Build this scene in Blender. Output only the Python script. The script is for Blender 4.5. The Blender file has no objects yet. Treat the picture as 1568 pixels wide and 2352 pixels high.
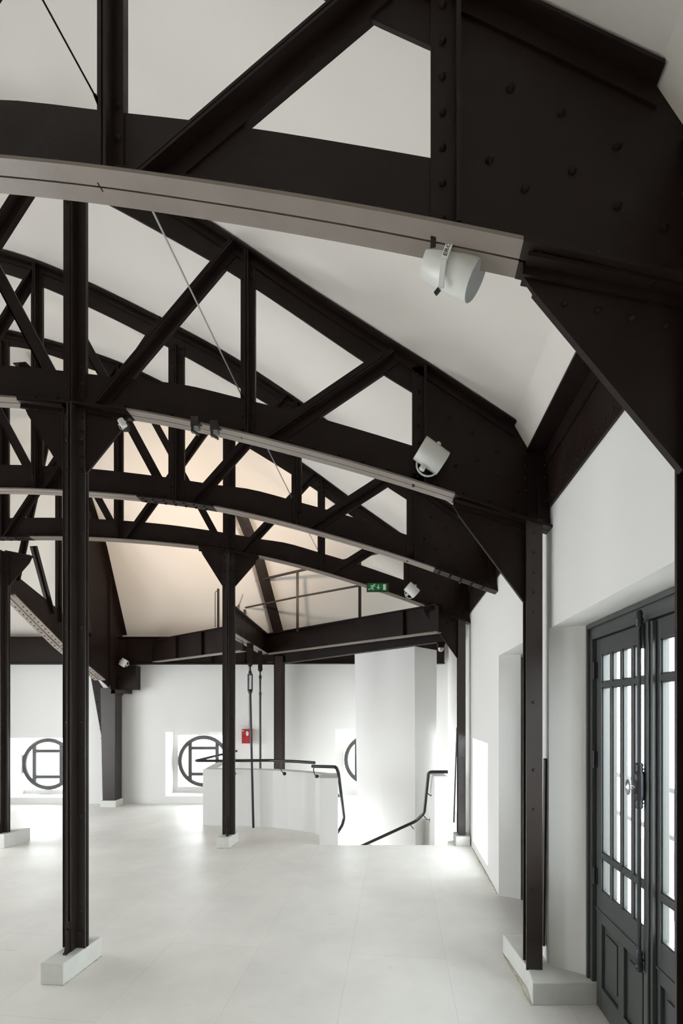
import bpy, math, random
from mathutils import Vector, Matrix
random.seed(7)
S = bpy.context.scene
COL = S.collection
# ------------------------------------------------------------------ camera
EYE, F, CX, HZ = 1.70, 1100.0, 784.0, 1632.0
cd = bpy.data.cameras.new('camera'); cam = bpy.data.objects.new('camera', cd); COL.objects.link(cam)
cam.location = (0, 0, EYE); cam.rotation_euler = (math.radians(90), 0, 0)
cd.sensor_fit = 'HORIZONTAL'; cd.sensor_width = 36.0; cd.lens = 36.0 * F / 1568.0
cd.shift_x = 0.0; cd.shift_y = (HZ - 1176.0) / 1568.0
cd.clip_start = 0.05; cd.clip_end = 200
S.camera = cam
# ------------------------------------------------------------------ sky, exposure
W = bpy.data.worlds.new('overcast_sky'); S.world = W; W.use_nodes = True
bg = W.node_tree.nodes['Background']
bg.inputs['Color'].default_value = (0.93, 0.97, 1.0, 1)
bg.inputs['Strength'].default_value = 14.0
vs = S.view_settings
vs.view_transform = 'Standard'; vs.look = 'None'; vs.gamma = 1.0; vs.use_curve_mapping = False
vs.exposure = -0.1
S.cycles.max_bounces = 16; S.cycles.diffuse_bounces = 12; S.cycles.glossy_bounces = 4
S.cycles.transparent_max_bounces = 12; S.cycles.sample_clamp_indirect = 6.0

def portal(name, loc, size, rot):
    l = bpy.data.lights.new(name, 'AREA'); l.shape = 'RECTANGLE'; l.size, l.size_y = size
    l.cycles.is_portal = True
    o = bpy.data.objects.new(name, l); COL.objects.link(o); o.location = loc; o.rotation_euler = rot

WC, WM = 0.94, 0.11455           # right wall: x = WM*y + WC
WA = -math.atan(WM)              # its rotation about z
def wall_pt(c, y, z): return Vector((WM * y + c, y, z))
def P(px, py, y): return Vector(((px - CX) * y / F, y, EYE + (HZ - py) * y / F))

# ------------------------------------------------------------------ materials
def mat(name, col, rough=0.6, metal=0.0, spec=0.5, var=0.0, vscale=3.0, bump=0.0, bscale=60.0, rvar=0.0, detail=6):
    m = bpy.data.materials.new(name); m.use_nodes = True
    nt = m.node_tree; b = nt.nodes['Principled BSDF']
    b.inputs['Base Color'].default_value = (*col, 1); b.inputs['Roughness'].default_value = rough
    b.inputs['Metallic'].default_value = metal; b.inputs['Specular IOR Level'].default_value = spec
    tc = nt.nodes.new('ShaderNodeTexCoord')
    if var or rvar:
        n = nt.nodes.new('ShaderNodeTexNoise'); n.inputs['Scale'].default_value = vscale; n.inputs['Detail'].default_value = detail
        nt.links.new(tc.outputs['Object'], n.inputs['Vector'])
        if var:
            mx = nt.nodes.new('ShaderNodeMix'); mx.data_type = 'RGBA'
            mx.inputs[6].default_value = (*[max(0, c * (1 - var)) for c in col], 1)
            mx.inputs[7].default_value = (*[min(1, c * (1 + var)) for c in col], 1)
            nt.links.new(n.outputs['Fac'], mx.inputs[0]); nt.links.new(mx.outputs[2], b.inputs['Base Color'])
        if rvar:
            mr = nt.nodes.new('ShaderNodeMapRange')
            mr.inputs[1].default_value = 0.3; mr.inputs[2].default_value = 0.7
            mr.inputs[3].default_value = rough - rvar; mr.inputs[4].default_value = rough + rvar
            nt.links.new(n.outputs['Fac'], mr.inputs[0]); nt.links.new(mr.outputs[0], b.inputs['Roughness'])
    if bump:
        n2 = nt.nodes.new('ShaderNodeTexNoise'); n2.inputs['Scale'].default_value = bscale; n2.inputs['Detail'].default_value = 4
        nt.links.new(tc.outputs['Object'], n2.inputs['Vector'])
        bp = nt.nodes.new('ShaderNodeBump'); bp.inputs['Strength'].default_value = bump; bp.inputs['Distance'].default_value = 0.004
        nt.links.new(n2.outputs['Fac'], bp.inputs['Height']); nt.links.new(bp.outputs['Normal'], b.inputs['Normal'])
    return m
M = {}
M['steel'] = mat('dark_brown_steel', (0.0170, 0.0102, 0.0082), 0.45, 0, 0.16, 0.35, 7, 0.25, 40, 0.08)
M['column'] = mat('column_steel', (0.028, 0.0200, 0.0175), 0.34, 0, 0.45, 0.2, 5, 0.05, 40, 0.04)
M['flange'] = mat('pale_lit_flange', (0.20, 0.165, 0.14), 0.38, 0, 0.5, 0.25, 4, 0.3, 30, 0.1)  # paler than the other steel: reflected light painted into the colour
M['rail'] = mat('black_paint', (0.012, 0.013, 0.015), 0.3, 0, 0.5)
M['bronze'] = mat('railing_bronze', (0.045, 0.034, 0.024), 0.45, 0, 0.5)
M['wall'] = mat('white_plaster', (0.835, 0.83, 0.815), 0.75, 0, 0.3, 0.02, 1.2, 0.25, 30)
M['ceiling'] = mat('warm_white_ceiling', (0.79, 0.748, 0.70), 0.8, 0, 0.25, 0.015, 0.8)
M['plinth'] = mat('painted_concrete', (0.72, 0.73, 0.70), 0.7, 0, 0.3, 0.10, 9, 0.5, 45)
M['foam'] = mat('yellow_foam_edge', (0.50, 0.48, 0.36), 0.9, 0, 0.2, 0.6, 30, 1.0, 60)
M['door'] = mat('door_grey_paint', (0.060, 0.066, 0.064), 0.38, 0, 0.5, 0.06, 5)
M['hinge'] = mat('hinge_iron', (0.02, 0.021, 0.022), 0.45, 0.2)
M['iron'] = mat('rod_iron', (0.035, 0.035, 0.042), 0.35, 0.3)
M['chrome'] = mat('bright_nickel', (0.55, 0.55, 0.56), 0.2, 1.0)
M['ring'] = mat('window_ring_paint', (0.07, 0.068, 0.065), 0.55)
M['lamp'] = mat('white_lamp_enamel', (0.70, 0.71, 0.67), 0.35, 0, 0.5)
M['lampgrey'] = mat('grey_lamp_cap', (0.36, 0.37, 0.37), 0.45)
M['green'] = mat('exit_green', (0.0, 0.16, 0.035), 0.4)
M['sgnwhite'] = mat('sign_white', (0.62, 0.80, 0.66), 0.5)
M['red'] = mat('alarm_red', (0.36, 0.02, 0.03), 0.4)
M['wire'] = mat('steel_wire', (0.42, 0.40, 0.38), 0.35, 0.6)
M['joint'] = mat('dirt_joint', (0.12, 0.11, 0.10), 0.9)
M['outer'] = mat('balcony_stone', (0.55, 0.55, 0.53), 0.8)
# floor: big painted panels with hairline joints, scuffs, spatter
def floor_mat():
    m = bpy.data.materials.new('cream_painted_floor'); m.use_nodes = True
    nt = m.node_tree; N = nt.nodes; L = nt.links; b = N['Principled BSDF']
    tc = N.new('ShaderNodeTexCoord'); mp = N.new('ShaderNodeMapping'); mp.vector_type = 'POINT'
    mp.inputs['Rotation'].default_value = (0, 0, math.atan(WM) + math.pi / 2); mp.inputs['Location'].default_value = (0, 0.32, 0)
    L.new(tc.outputs['Object'], mp.inputs['Vector'])
    br = N.new('ShaderNodeTexBrick'); br.inputs['Scale'].default_value = 1.0; br.offset = 0.37
    br.inputs['Brick Width'].default_value = 2.44; br.inputs['Row Height'].default_value = 0.657
    br.inputs['Mortar Size'].default_value = 0.0016; br.inputs['Mortar Smooth'].default_value = 0.6
    br.inputs['Color1'].default_value = (0.83, 0.82, 0.785, 1); br.inputs['Color2'].default_value = (0.845, 0.835, 0.80, 1)
    br.inputs['Mortar'].default_value = (0.66, 0.64, 0.60, 1)
    L.new(mp.outputs[0], br.inputs['Vector'])
    n = N.new('ShaderNodeTexNoise'); n.inputs['Scale'].default_value = 1.3; n.inputs['Detail'].default_value = 8; n.inputs['Roughness'].default_value = 0.6
    L.new(tc.outputs['Object'], n.inputs['Vector'])
    mr = N.new('ShaderNodeMapRange'); mr.inputs[1].default_value = 0.35; mr.inputs[2].default_value = 0.7
    mr.inputs[3].default_value = 1.03; mr.inputs[4].default_value = 0.90; L.new(n.outputs['Fac'], mr.inputs[0])
    mu = N.new('ShaderNodeMix'); mu.data_type = 'RGBA'; mu.blend_type = 'MULTIPLY'; mu.inputs[0].default_value = 1
    L.new(br.outputs['Color'], mu.inputs[6]); L.new(mr.outputs[0], mu.inputs[7])
    # stretched scuffs
    m2 = N.new('ShaderNodeMapping'); m2.inputs['Scale'].default_value = (2.2, 9, 1); L.new(tc.outputs['Object'], m2.inputs['Vector'])
    n3 = N.new('ShaderNodeTexNoise'); n3.inputs['Scale'].default_value = 2.2; n3.inputs['Detail'].default_value = 3
    L.new(m2.outputs[0], n3.inputs['Vector'])
    r3 = N.new('ShaderNodeMapRange'); r3.inputs[1].default_value = 0.68; r3.inputs[2].default_value = 0.78; r3.inputs[3].default_value = 0; r3.inputs[4].default_value = 0.30
    L.new(n3.outputs['Fac'], r3.inputs[0])
    mx = N.new('ShaderNodeMix'); mx.data_type = 'RGBA'; mx.inputs[7].default_value = (0.42, 0.39, 0.34, 1)
    L.new(r3.outputs[0], mx.inputs[0]); L.new(mu.outputs[2], mx.inputs[6])
    L.new(mx.outputs[2], b.inputs['Base Color'])
    rr = N.new('ShaderNodeMapRange'); rr.inputs[3].default_value = 0.30; rr.inputs[4].default_value = 0.55
    L.new(n.outputs['Fac'], rr.inputs[0]); L.new(rr.outputs[0], b.inputs['Roughness'])
    b.inputs['Specular IOR Level'].default_value = 0.45
    return m
M['floor'] = floor_mat()
def glass_mat():
    m = bpy.data.materials.new('clear_glass'); m.use_nodes = True
    nt = m.node_tree; N = nt.nodes; L = nt.links; N.remove(N['Principled BSDF'])
    t = N.new('ShaderNodeBsdfTransparent'); t.inputs[0].default_value = (0.975, 0.99, 0.985, 1)
    g = N.new('ShaderNodeBsdfGlossy'); g.inputs['Roughness'].default_value = 0.02
    lw = N.new('ShaderNodeLayerWeight'); lw.inputs[0].default_value = 0.5
    pw = N.new('ShaderNodeMath'); pw.operation = 'POWER'; pw.inputs[1].default_value = 4.0; L.new(lw.outputs['Facing'], pw.inputs[0])
    fr = N.new('ShaderNodeMath'); fr.operation = 'MULTIPLY_ADD'; fr.inputs[1].default_value = 0.55; fr.inputs[2].default_value = 0.03; L.new(pw.outputs[0], fr.inputs[0])
    mx = N.new('ShaderNodeMixShader'); L.new(fr.outputs[0], mx.inputs[0]); L.new(t.outputs[0], mx.inputs[1]); L.new(g.outputs[0], mx.inputs[2])
    L.new(mx.outputs[0], N['Material Output'].inputs[0])
    return m
M['glass'] = glass_mat()

# ------------------------------------------------------------------ mesh helper
class MB:
    def __init__(s): s.v = []; s.f = []; s.sm = []
    def add(s, vs_, fs, smooth=False):
        o = len(s.v); s.v += [tuple(v) for v in vs_]
        for f in fs: s.f.append([o + i for i in f]); s.sm.append(smooth)
        return s
    def box(s, x0, x1, y0, y1, z0, z1):
        v = [(x0,y0,z0),(x1,y0,z0),(x1,y1,z0),(x0,y1,z0),(x0,y0,z1),(x1,y0,z1),(x1,y1,z1),(x0,y1,z1)]
        return s.add(v, [(0,3,2,1),(4,5,6,7),(0,1,5,4),(1,2,6,5),(2,3,7,6),(3,0,4,7)])
    def obox(s, o, ax, ay, az, x0, x1, y0, y1, z0, z1):       # box in an own frame
        v = []
        for z in (z0, z1):
            for (x, y) in ((x0,y0),(x1,y0),(x1,y1),(x0,y1)): v.append(o + ax * x + ay * y + az * z)
        return s.add(v, [(0,3,2,1),(4,5,6,7),(0,1,5,4),(1,2,6,5),(2,3,7,6),(3,0,4,7)])
    def prism(s, poly, ext):                                  # 3D polygon pushed along ext
        n = len(poly); ext = Vector(ext); a = [Vector(p) for p in poly]
        v = a + [p + ext for p in a]
        f = [list(range(n))[::-1], list(range(n, 2 * n))] + [(i, (i+1) % n, n + (i+1) % n, n + i) for i in range(n)]
        return s.add(v, f)
    def strip(s, lo, hi, ext):                                # band between two polylines, thick
        n = len(lo); ext = Vector(ext)
        L = [Vector(p) for p in lo]; H = [Vector(p) for p in hi]
        v = L + H + [p + ext for p in L] + [p + ext for p in H]; f = []
        for i in range(n - 1):
            f += [(i, i+1, n+i+1, n+i), (2*n+i, 3*n+i, 3*n+i+1, 2*n+i+1), (i, 2*n+i, 2*n+i+1, i+1), (n+i, n+i+1, 3*n+i+1, 3*n+i)]
        f += [(0, n, 3*n, 2*n), (n-1, 3*n-1, 4*n-1, 2*n-1)]
        return s.add(v, f)
    def bar(s, p0, p1, side, sizes):                          # sizes: list of rects (a0,a1,b0,b1) a along side, b along normal
        p0, p1, side = Vector(p0), Vector(p1), Vector(side)
        d = p1 - p0; L = d.length; d.normalize()
        side = (side - d * side.dot(d)).normalized(); nrm = d.cross(side)
        for a0, a1, b0, b1 in sizes: s.obox(p0, side, nrm, d, a0, a1, b0, b1, 0, L)
        return s
    def tube(s, pts, r, n=10, caps=True, closed=False):
        pts = [Vector(p) for p in pts]; m = len(pts); rings = []; up = None
        for i, p in enumerate(pts):
            if closed: t = (pts[(i+1) % m] - pts[i-1]).normalized()
            else:
                t = Vector((0,0,0))
                if i > 0: t += (p - pts[i-1]).normalized()
                if i < m - 1: t += (pts[i+1] - p).normalized()
                t.normalize()
            if up is None:
                up = Vector((0,0,1)) if abs(t.z) < 0.9 else Vector((1,0,0))
            a = (up - t * up.dot(t)).normalized(); b = t.cross(a); up = a
            rr = r[i] if isinstance(r, (list, tuple)) else r
            rings.append([p + (a * math.cos(2*math.pi*k/n) + b * math.sin(2*math.pi*k/n)) * rr for k in range(n)])
        v = [q for R in rings for q in R]; f = []
        for i in range(m if closed else m - 1):
            j = (i + 1) % m
            for k in range(n): f.append((i*n+k, i*n+(k+1) % n, j*n+(k+1) % n, j*n+k))
        s.add(v, f, True)
        if caps and not closed:
            s.add(rings[0], [list(range(n))[::-1]]); s.add(rings[-1], [list(range(n))])
        return s
    def lathe(s, c, axis, prof, n=20):                        # prof: (dist along axis, radius)
        c = Vector(c); axis = Vector(axis).normalized()
        t = Vector((0,0,1)) if abs(axis.z) < 0.9 else Vector((1,0,0))
        a = (t - axis * t.dot(axis)).normalized(); b = axis.cross(a)
        v = []
        for d, r in prof:
            for k in range(n):
                an = 2*math.pi*k/n; v.append(c + axis*d + (a*math.cos(an) + b*math.sin(an)) * r)
        f = []
        for i in range(len(prof) - 1):
            for k in range(n): f.append((i*n+k, i*n+(k+1) % n, (i+1)*n+(k+1) % n, (i+1)*n+k))
        s.add(v, f, True)
        s.add(v[:n], [list(range(n))[::-1]]); s.add(v[-n:], [list(range(n))])
        return s
    def rivet(s, c, nrm=(0,-1,0), r=0.013):
        return s.lathe(Vector(c) , nrm, [(-0.002, r), (r*0.35, r*0.92), (r*0.72, r*0.55), (r*0.85, r*0.12)], 8)
    def bolt(s, c, nrm=(0,-1,0), r=0.016):
        return s.lathe(Vector(c), nrm, [(-0.002, r), (r*0.9, r)], 6)
    def build(s, name, m, parent=None, bevel=0.0, label=None):
        me = bpy.data.meshes.new(name); me.from_pydata(s.v, [], s.f); me.update()
        me.polygons.foreach_set('use_smooth', s.sm)
        me.materials.append(m)
        o = bpy.data.objects.new(name, me); COL.objects.link(o)
        import bmesh
        bm = bmesh.new(); bm.from_mesh(me); bmesh.ops.recalc_face_normals(bm, faces=bm.faces); bm.to_mesh(me); bm.free()
        if bevel:
            b = o.modifiers.new('edge', 'BEVEL'); b.width = bevel; b.segments = 2; b.limit_method = 'ANGLE'
        if parent: o.parent = parent
        if label: o['label'] = label
        return o
def tag(o, label, cat, group=None, kind=None):
    if label: o['label'] = label
    if cat: o['category'] = cat
    if group: o['group'] = group
    if kind: o['kind'] = kind
    return o
def empty(name, loc=(0,0,0), rz=0.0):
    o = bpy.data.objects.new(name, None); COL.objects.link(o); o.location = loc; o.rotation_euler = (0,0,rz); o.empty_display_size = 0.1
    return o
def copy_tree(o, parent=None):
    c = o.copy(); COL.objects.link(c); c.parent = parent
    for ch in list(o.children): copy_tree(ch, c)
    return c
def struct(o, label, cat='structure'):
    o['kind'] = 'structure'; o['label'] = label; o['category'] = cat; return o
def interp(x, pts):
    if x <= pts[0][0]:
        (a, b), (c, d) = pts[0], pts[1]; return b + (d-b)*(x-a)/(c-a)
    for (a, b), (c, d) in zip(pts, pts[1:]):
        if x <= c: return b + (d-b)*(x-a)/(c-a)
    (a, b), (c, d) = pts[-2], pts[-1]; return b + (d-b)*(x-a)/(c-a)
def smooth_pts(pts):                      # cubic monotone-ish resample through Catmull-Rom slopes
    def fn(x):
        xs = [p[0] for p in pts]; ys = [p[1] for p in pts]; n = len(xs)
        x = min(max(x, xs[0]), xs[-1])
        i = max(j for j in range(n) if xs[j] <= x); i = min(i, n-2)
        def sl(k):
            if k == 0: return (ys[1]-ys[0])/(xs[1]-xs[0])
            if k == n-1: return (ys[-1]-ys[-2])/(xs[-1]-xs[-2])
            return (ys[k+1]-ys[k-1])/(xs[k+1]-xs[k-1])
        h = xs[i+1]-xs[i]; t = (x-xs[i])/h
        return ((2*t**3-3*t**2+1)*ys[i] + (t**3-2*t**2+t)*h*sl(i) + (-2*t**3+3*t**2)*ys[i+1] + (t**3-t**2)*h*sl(i+1))
    return fn
# ------------------------------------------------------------------ roof profile (u measured inwards from the wall line)
TOPU = smooth_pts([(-9.5, 5.95), (-7.5, 6.40), (-6.2, 6.55), (-5.0, 6.47), (-3.83, 6.18), (-3.25, 5.96), (-2.32, 5.49), (-1.6, 5.085), (-1.07, 4.73), (-0.57, 4.365), (-0.08, 4.02), (0.24, 3.80), (0.72, 3.455), (0.87, 3.35)])
TOPL = smooth_pts([(-9.5, 5.77), (-5.0, 6.29), (-3.83, 6.0), (-2.96, 5.625), (-2.02, 5.115), (-1.18, 4.605), (-0.87, 4.395), (-0.17, 3.88), (0.10, 3.695), (0.72, 3.30), (0.87, 3.20)])
BOTL = smooth_pts([(-7.0, 3.72), (-5.6, 3.855), (-4.8, 3.875), (-3.9, 3.872), (-3.05, 3.822), (-2.24, 3.735), (-1.7, 3.645), (-1.13, 3.508), (-0.57, 3.345), (-0.08, 3.188), (0.36, 3.032), (0.86, 2.843), (0.94, 2.815)])
BOTU = smooth_pts([(-7.0, 3.97), (-5.6, 4.09), (-4.8, 4.125), (-3.9, 4.12), (-3.0, 4.06), (-2.24, 3.96), (-1.73, 3.873), (-1.38, 3.82), (-0.96, 3.70), (-0.51, 3.567), (0.11, 3.355), (0.5, 3.21), (0.94, 3.04)])
ZEND = [(-6, 9.9), (5.5, 6.95), (6.4, 6.55), (7.0, 6.0), (7.67, 5.19), (8.07, 4.58), (8.74, 3.06)]
BACK = 8.74
# ================================================================== SETTING
# floor with the stair opening cut out of it
OPEN = [(-0.05, 6.05), (1.16, 6.05), (1.34, 6.2), (1.84, 6.35), (1.92, BACK), (-2.1, BACK), (-1.92, 7.2), (-1.38, 7.15), (-0.68, 6.95), (-0.2, 6.6)]
fl = MB()
fl.box(-7.4, 1.9, -6.2, 6.05, -0.12, 0)
fl.add([(-7.4,6.05,0),(-0.05,6.05,0),(-0.2,6.6,0),(-0.68,6.95,0),(-1.38,7.15,0),(-1.92,7.2,0),(-2.1,BACK+.4,0),(-7.4,BACK+.4,0)], [tuple(range(8))])
fl.add([(1.16,6.05,0),(3.2,6.05,0),(3.2,BACK+.4,0),(1.98,BACK+.4,0),(1.84,6.5,0),(1.34,6.2,0)], [tuple(range(6))])
for a, b in zip(OPEN, OPEN[1:] + OPEN[:1]):
    if a[1] > 8.7 and b[1] > 8.7: continue
    fl.add([(a[0],a[1],0),(b[0],b[1],0),(b[0],b[1],-.3),(a[0],a[1],-.3)], [(0,1,2,3)])
struct(fl.build('floor', M['floor']), 'pale cream painted floor of large panels with scuffs', 'floor')
# ceiling
def ceil_z(w, y):
    a = TOPU(w) + 0.012; b = interp(y, ZEND); k = 0.10
    h = max(0.0, min(1.0, 0.5 + 0.5*(b-a)/k))
    return b*(1-h) + a*h - k*h*(1-h)
us = [0.72 - i*0.12 for i in range(73)]
ys = [-6.2 + i*0.4 for i in range(28)] + [5.0 + i*0.125 for i in range(30)] + [BACK + 0.02]
ce = MB(); vv = [(u + WM*y, y, ceil_z(u, y)) for y in ys for u in us]; nu = len(us)
ce.add(vv, [(j*nu+i, j*nu+i+1, (j+1)*nu+i+1, (j+1)*nu+i) for j in range(len(ys)-1) for i in range(nu-1)], True)
# eave soffit strip
for (y0, y1) in ((-6.2, BACK),):
    n = 12
    lo = []; 
    for k in range(n+1):
        y = y0 + (y1-y0)*k/n
        lo.append((wall_pt(0.72, y, ceil_z(.72, y)), wall_pt(0.81, y, min(3.305, ceil_z(.72, y)-.02)), wall_pt(0.935, y, 3.38), wall_pt(.72, y, 3.9)))
    for a, b in zip(lo, lo[1:]):
        ce.add([a[0], b[0], b[1], a[1]], [(0,1,2,3)]); ce.add([a[1], b[1], b[2], a[2]], [(0,1,2,3)])
o = struct(ce.build('ceiling', M['ceiling']), 'curved white attic ceiling following the roof trusses', 'ceiling')
# outer roof skin so no daylight leaks in above the walls
rk = MB()
rk.add([wall_pt(0.8, -6.2, 3.7), wall_pt(0.8, BACK+.5, 3.7), wall_pt(1.6, BACK+.5, 3.7), wall_pt(1.6, -6.2, 3.7)], [(0,1,2,3)])
rk.add([(-10, BACK-.05, 3.3), (3, BACK-.05, 3.3), (3, BACK+.5, 3.3), (-10, BACK+.5, 3.3)], [(0,1,2,3)])
struct(rk.build('trim_1', M['wall']), 'roof skin above the wall heads', 'roof edge')

# right wall, in a frame running along it: s = y, c = offset from wall line
def wbox(mb, c0, c1, y0, y1, z0, z1):
    v = [wall_pt(c, y, z) for z in (z0, z1) for (c, y) in ((c0,y0),(c1,y0),(c1,y1),(c0,y1))]
    mb.add(v, [(0,3,2,1),(4,5,6,7),(0,1,5,4),(1,2,6,5),(2,3,7,6),(3,0,4,7)])
def wquad(mb, pts): mb.add([wall_pt(*p) for p in pts], [tuple(range(len(pts)))])
C1 = 1.24; ZT = 3.72
DH = 2.205
wr = MB()
def opening(y0, y1, z0, z1, cf, sp):      # splayed reveal from face (y0..y1) to frame plane (y0+sp..y1-sp) at c=cf
    A = [(WC,y0,z0),(WC,y1,z0),(WC,y1,z1),(WC,y0,z1)]
    B = [(cf,y0+sp,z0),(cf,y1-sp,z0),(cf,y1-sp,z1),(cf,y0+sp,z1)]
    Cc = [(C1,y0+sp,z0),(C1,y1-sp,z0),(C1,y1-sp,z1),(C1,y0+sp,z1)]
    for X, Y in ((A,B),(B,Cc)):
        for i in range(4):
            if i == 0 and z0 == 0: continue
            j = (i+1) % 4; wquad(wr, [X[i], X[j], Y[j], Y[i]])
OPS = [(-1.55,-0.05,0,DH,1.153,.13), (1.38,2.954,0,DH,1.153,.13), (3.20,4.40,0,DH,1.153,.10), (4.93,5.90,0.10,1.36,1.20,.03), (7.25,8.15,0.10,1.36,1.20,.03)]
prev = -6.2
for (y0,y1,z0,z1,cf,sp) in OPS:
    wquad(wr, [(WC,prev,-3),(WC,y0,-3),(WC,y0,ZT),(WC,prev,ZT)]); wquad(wr, [(C1,prev,-3),(C1,y0+sp,-3),(C1,y0+sp,ZT),(C1,prev,ZT)])
    wquad(wr, [(WC,y0,z1),(WC,y1,z1),(WC,y1,ZT),(WC,y0,ZT)]); wquad(wr, [(C1,y0,z1),(C1,y1,z1),(C1,y1,ZT),(C1,y0,ZT)])
    wquad(wr, [(WC,y0,-3),(WC,y1,-3),(WC,y1,z0),(WC,y0,z0)]); wquad(wr, [(C1,y0,-3),(C1,y1,-3),(C1,y1,z0),(C1,y0,z0)])
    opening(y0,y1,z0,z1,cf,sp); prev = y1
wquad(wr, [(WC,prev,-3),(WC,BACK+.45,-3),(WC,BACK+.45,ZT),(WC,prev,ZT)]); wquad(wr, [(C1,prev-.03,-3),(C1,BACK+.45,-3),(C1,BACK+.45,ZT),(C1,prev-.03,ZT)])
struct(wr.build('wall_right', M['wall']), 'white plastered wall on the right with deep door reveals', 'wall')
for (y0,y1,z0,z1,cf,sp) in OPS:
    c = wall_pt(C1+.02, (y0+y1)/2, (z0+z1)/2)
    portal('daylight_portal', c, (z1-z0, y1-y0), (0, math.radians(90), WA))

# back wall with deep square recesses and round windows
WB = [(-6.07,-5.05,0.11,1.20,-5.60,0.68), (-3.21,-2.03,0.135,1.31,-2.63,0.735), (-0.11,1.12,0.10,1.37,0.54,0.76)]
WB.sort()
wb = MB(); Y0, Y1 = BACK, BACK+.42
def q(mb, *p): mb.add(p, [tuple(range(len(p)))])
prev = -7.4
def disc_hole(mb, x0, x1, z0, z1, cx, cz, r, y):       # narrow lip around the glazed square opening
    a0, a1, b0, b1 = cx-r, cx+r, cz-r, cz+r
    for (u0, u1, v0, v1) in ((x0, a0, z0, z1), (a1, x1, z0, z1), (a0, a1, z0, b0), (a0, a1, b1, z1)):
        if u1-u0 > .002 and v1-v0 > .002: mb.box(u0, u1, y, y+.12, v0, v1)
for (x0,x1,z0,z1,cx,cz) in WB:
    q(wb, (prev,Y0,-3),(x0,Y0,-3),(x0,Y0,ZT),(prev,Y0,ZT))
    q(wb, (x0,Y0,z1),(x1,Y0,z1),(x1,Y0,ZT),(x0,Y0,ZT)); q(wb, (x0,Y0,-3),(x1,Y0,-3),(x1,Y0,z0),(x0,Y0,z0))
    q(wb, (x0,Y0,z0),(x0,Y1,z0),(x0,Y1,z1),(x0,Y0,z1)); q(wb, (x1,Y0,z0),(x1,Y1,z0),(x1,Y1,z1),(x1,Y0,z1))
    q(wb, (x0,Y0,z0),(x1,Y0,z0),(x1,Y1,z0),(x0,Y1,z0)); q(wb, (x0,Y0,z1),(x1,Y0,z1),(x1,Y1,z1),(x0,Y1,z1))
    disc_hole(wb, x0, x1, z0, z1, cx, cz, 0.495, Y1); prev = x1
    portal('daylight_portal', (cx, Y1+.16, cz), (1.0, 1.0), (math.radians(-90), 0, 0))
q(wb, (prev,Y0,-3),(2.2,Y0,-3),(2.2,Y0,ZT),(prev,Y0,ZT))
struct(wb.build('wall_back', M['wall']), 'white back wall with deep square recesses around round windows', 'wall')
# left wall: piers between tall openings added for daylight, far out of frame on the left
wl = MB(); xl = -7.1
ly = [-6.2, 2.0, 3.0, 3.6, 4.9, 5.2, 6.4, 6.8, 6.81, 8.74]
for i in range(len(ly)-1):
    a, b = ly[i], ly[i+1]
    if i % 2 == 0: wl.box(xl-.3, xl, a, b, -.1, 6.75)
    else:
        zh = 2.6 if a > 4 else 2.25; wl.box(xl-.3, xl, a, b, zh, 6.75)
        portal('daylight_portal', (xl-.32, (a+b)/2, zh/2), (zh, b-a), (0, math.radians(-90), 0))
struct(wl.build('wall_left', M['wall']), 'white left wall with tall openings added for daylight', 'wall')

mb_ = MB(); mb_.box(-7.4, 1.6, -6.5, -6.2, -.1, 6.9); struct(mb_.build('wall_front', M['wall']), 'white end wall behind the viewer', 'wall')
# concrete footing blocks
def plinth(pts, h, label, bev=0.006):
    mb = MB(); mb.prism([(x, y, 0) for x, y in pts], (0,0,h))
    o = mb.build('concrete_plinth', M['plinth'], None, bev); tag(o, label, 'plinth', 'concrete plinths under the columns'); 
    return o
def foam(pts, label):
    mb = MB()
    for (x0,y0),(x1,y1) in zip(pts, pts[1:]):
        n = max(2, int(math.hypot(x1-x0, y1-y0)/.03))
        p = [(x0+(x1-x0)*k/n+random.uniform(-.004,.004), y0+(y1-y0)*k/n+random.uniform(-.004,.004), 0.002) for k in range(n+1)]
        mb.tube(p, [random.uniform(.002,.007) for _ in p], 6)
    o = mb.build('foam_seam', M['foam']); tag(o, label, 'sealant'); return o

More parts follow.
